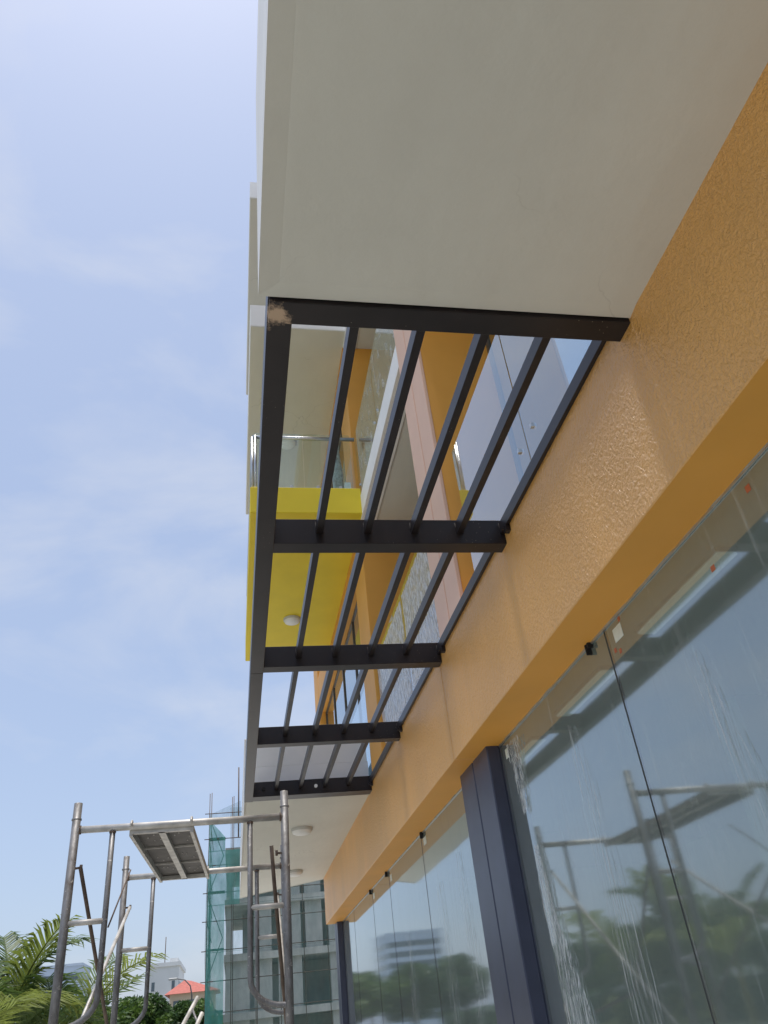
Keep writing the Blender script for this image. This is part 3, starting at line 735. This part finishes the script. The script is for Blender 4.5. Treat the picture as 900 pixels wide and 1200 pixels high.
def tree(x, y, h, r, kind, label, group=None):
    t = empty('broadleaf_tree', (x, y, 0), label, 'tree', group)
    hc = h - 2.0 * r / 2.6
    tube('trunk', t, M_bark, [(x, y, -.05), (x + .1, y, hc * .5), (x, y + .05, hc)], [.05 * h ** .8, .035 * h ** .8, .02 * h ** .8], 8)
    for k in range(4):
        a = k * 1.6 + x; tube('limb', t, M_bark, [(x + .05, y, hc * (.5 + .08 * k)), (x + math.cos(a) * r * .5, y + math.sin(a) * r * .5, hc + r * .2)], [.02 * h ** .8, .006 * h ** .8], 6)
    c = bpy.data.objects.new('crown', crowns[kind]); col.objects.link(c); c.parent = t; c.location = (0, 0, hc); c.scale = (r / 2.6,) * 3
    c.rotation_euler.z = x * 1.7
    return t
GT = 'trees in front of the red roofed house'
for i, (x, y, h, r) in enumerate(((-9.2, 62, 5.0, 2.6), (-7.0, 66, 5.4, 2.5), (-5.2, 70, 5.0, 2.4), (-3.4, 64, 4.3, 2.2), (-1.9, 72, 4.6, 2.4), (-11.5, 72, 5.6, 3.0), (-14.5, 68, 5.6, 3.0), (-4.2, 80, 5.3, 2.6), (-8.2, 84, 6.2, 3))):
    tree(x, y, h, r, i % 3, 'low dense green tree in front of the red roofed house', GT)
GT = 'roadside trees across the road'
for i, (x, y, h, r) in enumerate(((-24, 22, 5.4, 2.9), (-25, 30, 5.8, 3.0), (-24, 38, 5.0, 2.9), (-25, 47, 6.1, 3.2), (-24, 57, 6.0, 3.0), (-25, 12, 4.9, 2.7), (-24.5, 3, 5.2, 2.8), (-24.5, 68, 6.0, 3.2))):
    tree(x, y, h, r, (i + 1) % 3, 'tall green roadside tree across the road', GT)

# palms
M_frond = leafmat('palm_leaf', (.095, .155, .042), .4, .35, 3)
M_frond2 = leafmat('palm_leaf_yellow', (.20, .25, .05), .45, .3, 3)
M_stem = paint('palm_stem', (.22, .20, .06), .6, .3, 6)
def frond(parent, base, az, lean, L, droop, mt, nl=46, ll=.42):
    b = MB(); rnd = random.Random(int(az * 1000 + L * 77))
    pts = []; ang = lean; p = Vector(base); h = Vector((math.cos(az), math.sin(az), 0)); n = 14
    for i in range(n + 1):
        pts.append(p.copy()); t = i / n
        p = p + (h * math.sin(ang) + Vector((0, 0, 1)) * math.cos(ang)) * (L / n); ang += droop / n * (.4 + 1.2 * t)
    b.tube(pts, [.013 * (1 - .8 * i / n) + .002 for i in range(n + 1)], 5)
    side = Vector((-h.y, h.x, 0))
    for i in range(nl):
        t = .2 + .8 * i / (nl - 1); fi = t * n; k = min(int(fi), n - 1); q = pts[k].lerp(pts[k + 1], fi - k)
        d = (pts[k + 1] - pts[k]).normalized(); up = side.cross(d)
        if up.z < 0: up = -up
        le = ll * (.45 + .9 * math.sin(min(1, t * 1.05) * math.pi * .82 + .25)) * rnd.uniform(.85, 1.1)
        for sg in (-1, 1):
            dirv = (side * sg * .80 + d * rnd.uniform(.55, .8) + up * rnd.uniform(.05, .35)).normalized()
            w = d * (.010 + .003 * rnd.random())
            a1 = q + dirv * le * .5; a2 = q + dirv * le * .95 + Vector((0, 0, -1)) * le * rnd.uniform(.15, .38)
            m0 = len(b.v)
            b.v += [tuple(q - w * .7), tuple(q + w * .7), tuple(a1 + w), tuple(a1 - w), tuple(a2)]
            b.f += [(m0, m0 + 1, m0 + 2, m0 + 3), (m0 + 3, m0 + 2, m0 + 4)]
    return b.build('frond', parent, mt)
def palm(x, y, h, seed, nf, L, label, ll=.42, stems=2):
    rnd = random.Random(seed); t = empty('areca_palm', (x, y, 0), label, 'palm')
    for s in range(stems):
        a = s * 2.1 + seed; ox, oy = .22 * math.cos(a), .22 * math.sin(a); hh = h * rnd.uniform(.75, 1.0)
        tube('stem', t, M_stem, [(x + ox, y + oy, -.05), (x + ox * 1.5, y + oy * 1.5, hh * .6), (x + ox * 1.8, y + oy * 1.8, hh)], [.04, .032, .025], 8)
        for k in range(nf):
            frond(t, (x + ox * 1.8, y + oy * 1.8, hh - .12 * rnd.random()), rnd.uniform(0, .7) + k * 6.283 / nf + s, rnd.uniform(.12, .75), L * rnd.uniform(.75, 1.1), rnd.uniform(.7, 1.5), M_frond2 if rnd.random() < .3 else M_frond, ll=ll)
palm(-1.95, 9.6, 1.75, 1, 7, 1.45, 'clump of feathery green palm directly behind the scaffold left leg')
palm(-2.45, 9.2, 2.0, 5, 6, 1.05, 'thin leaved palm clump farther along from the scaffold', .36)
palm(-1.75, 10.4, 1.25, 9, 5, .8, 'small yellow green palm between the scaffold legs', .36, 2)

# clipped hedge along the far side of the road
hb = MB(); rnd = random.Random(4)
HG = empty('clipped_hedge', (-22.5, 30, 0), 'long clipped green hedge along the far side of the road', 'hedge')
v = []; f = []
for i in range(9000):
    p = Vector((-22.5 + rnd.uniform(-.7, .7), rnd.uniform(-10, 110), abs(rnd.gauss(0, 1)) % 1 * 2.3))
    a = Vector((rnd.gauss(0, 1), rnd.gauss(0, 1), rnd.gauss(0, 1))).normalized(); b = a.cross(Vector((rnd.gauss(0, 1), rnd.gauss(0, 1), rnd.gauss(0, 1)))).normalized()
    q = len(v); v += [p - a * .22, p + b * .12, p + a * .22, p - b * .12]; f.append((q, q + 1, q + 2, q + 3))
mesh('foliage', HG, M_leafs[1], v, f)
mbox('core', HG, M_leafs[0], -22.9, -22.1, -10, 110, 0, 1.9)
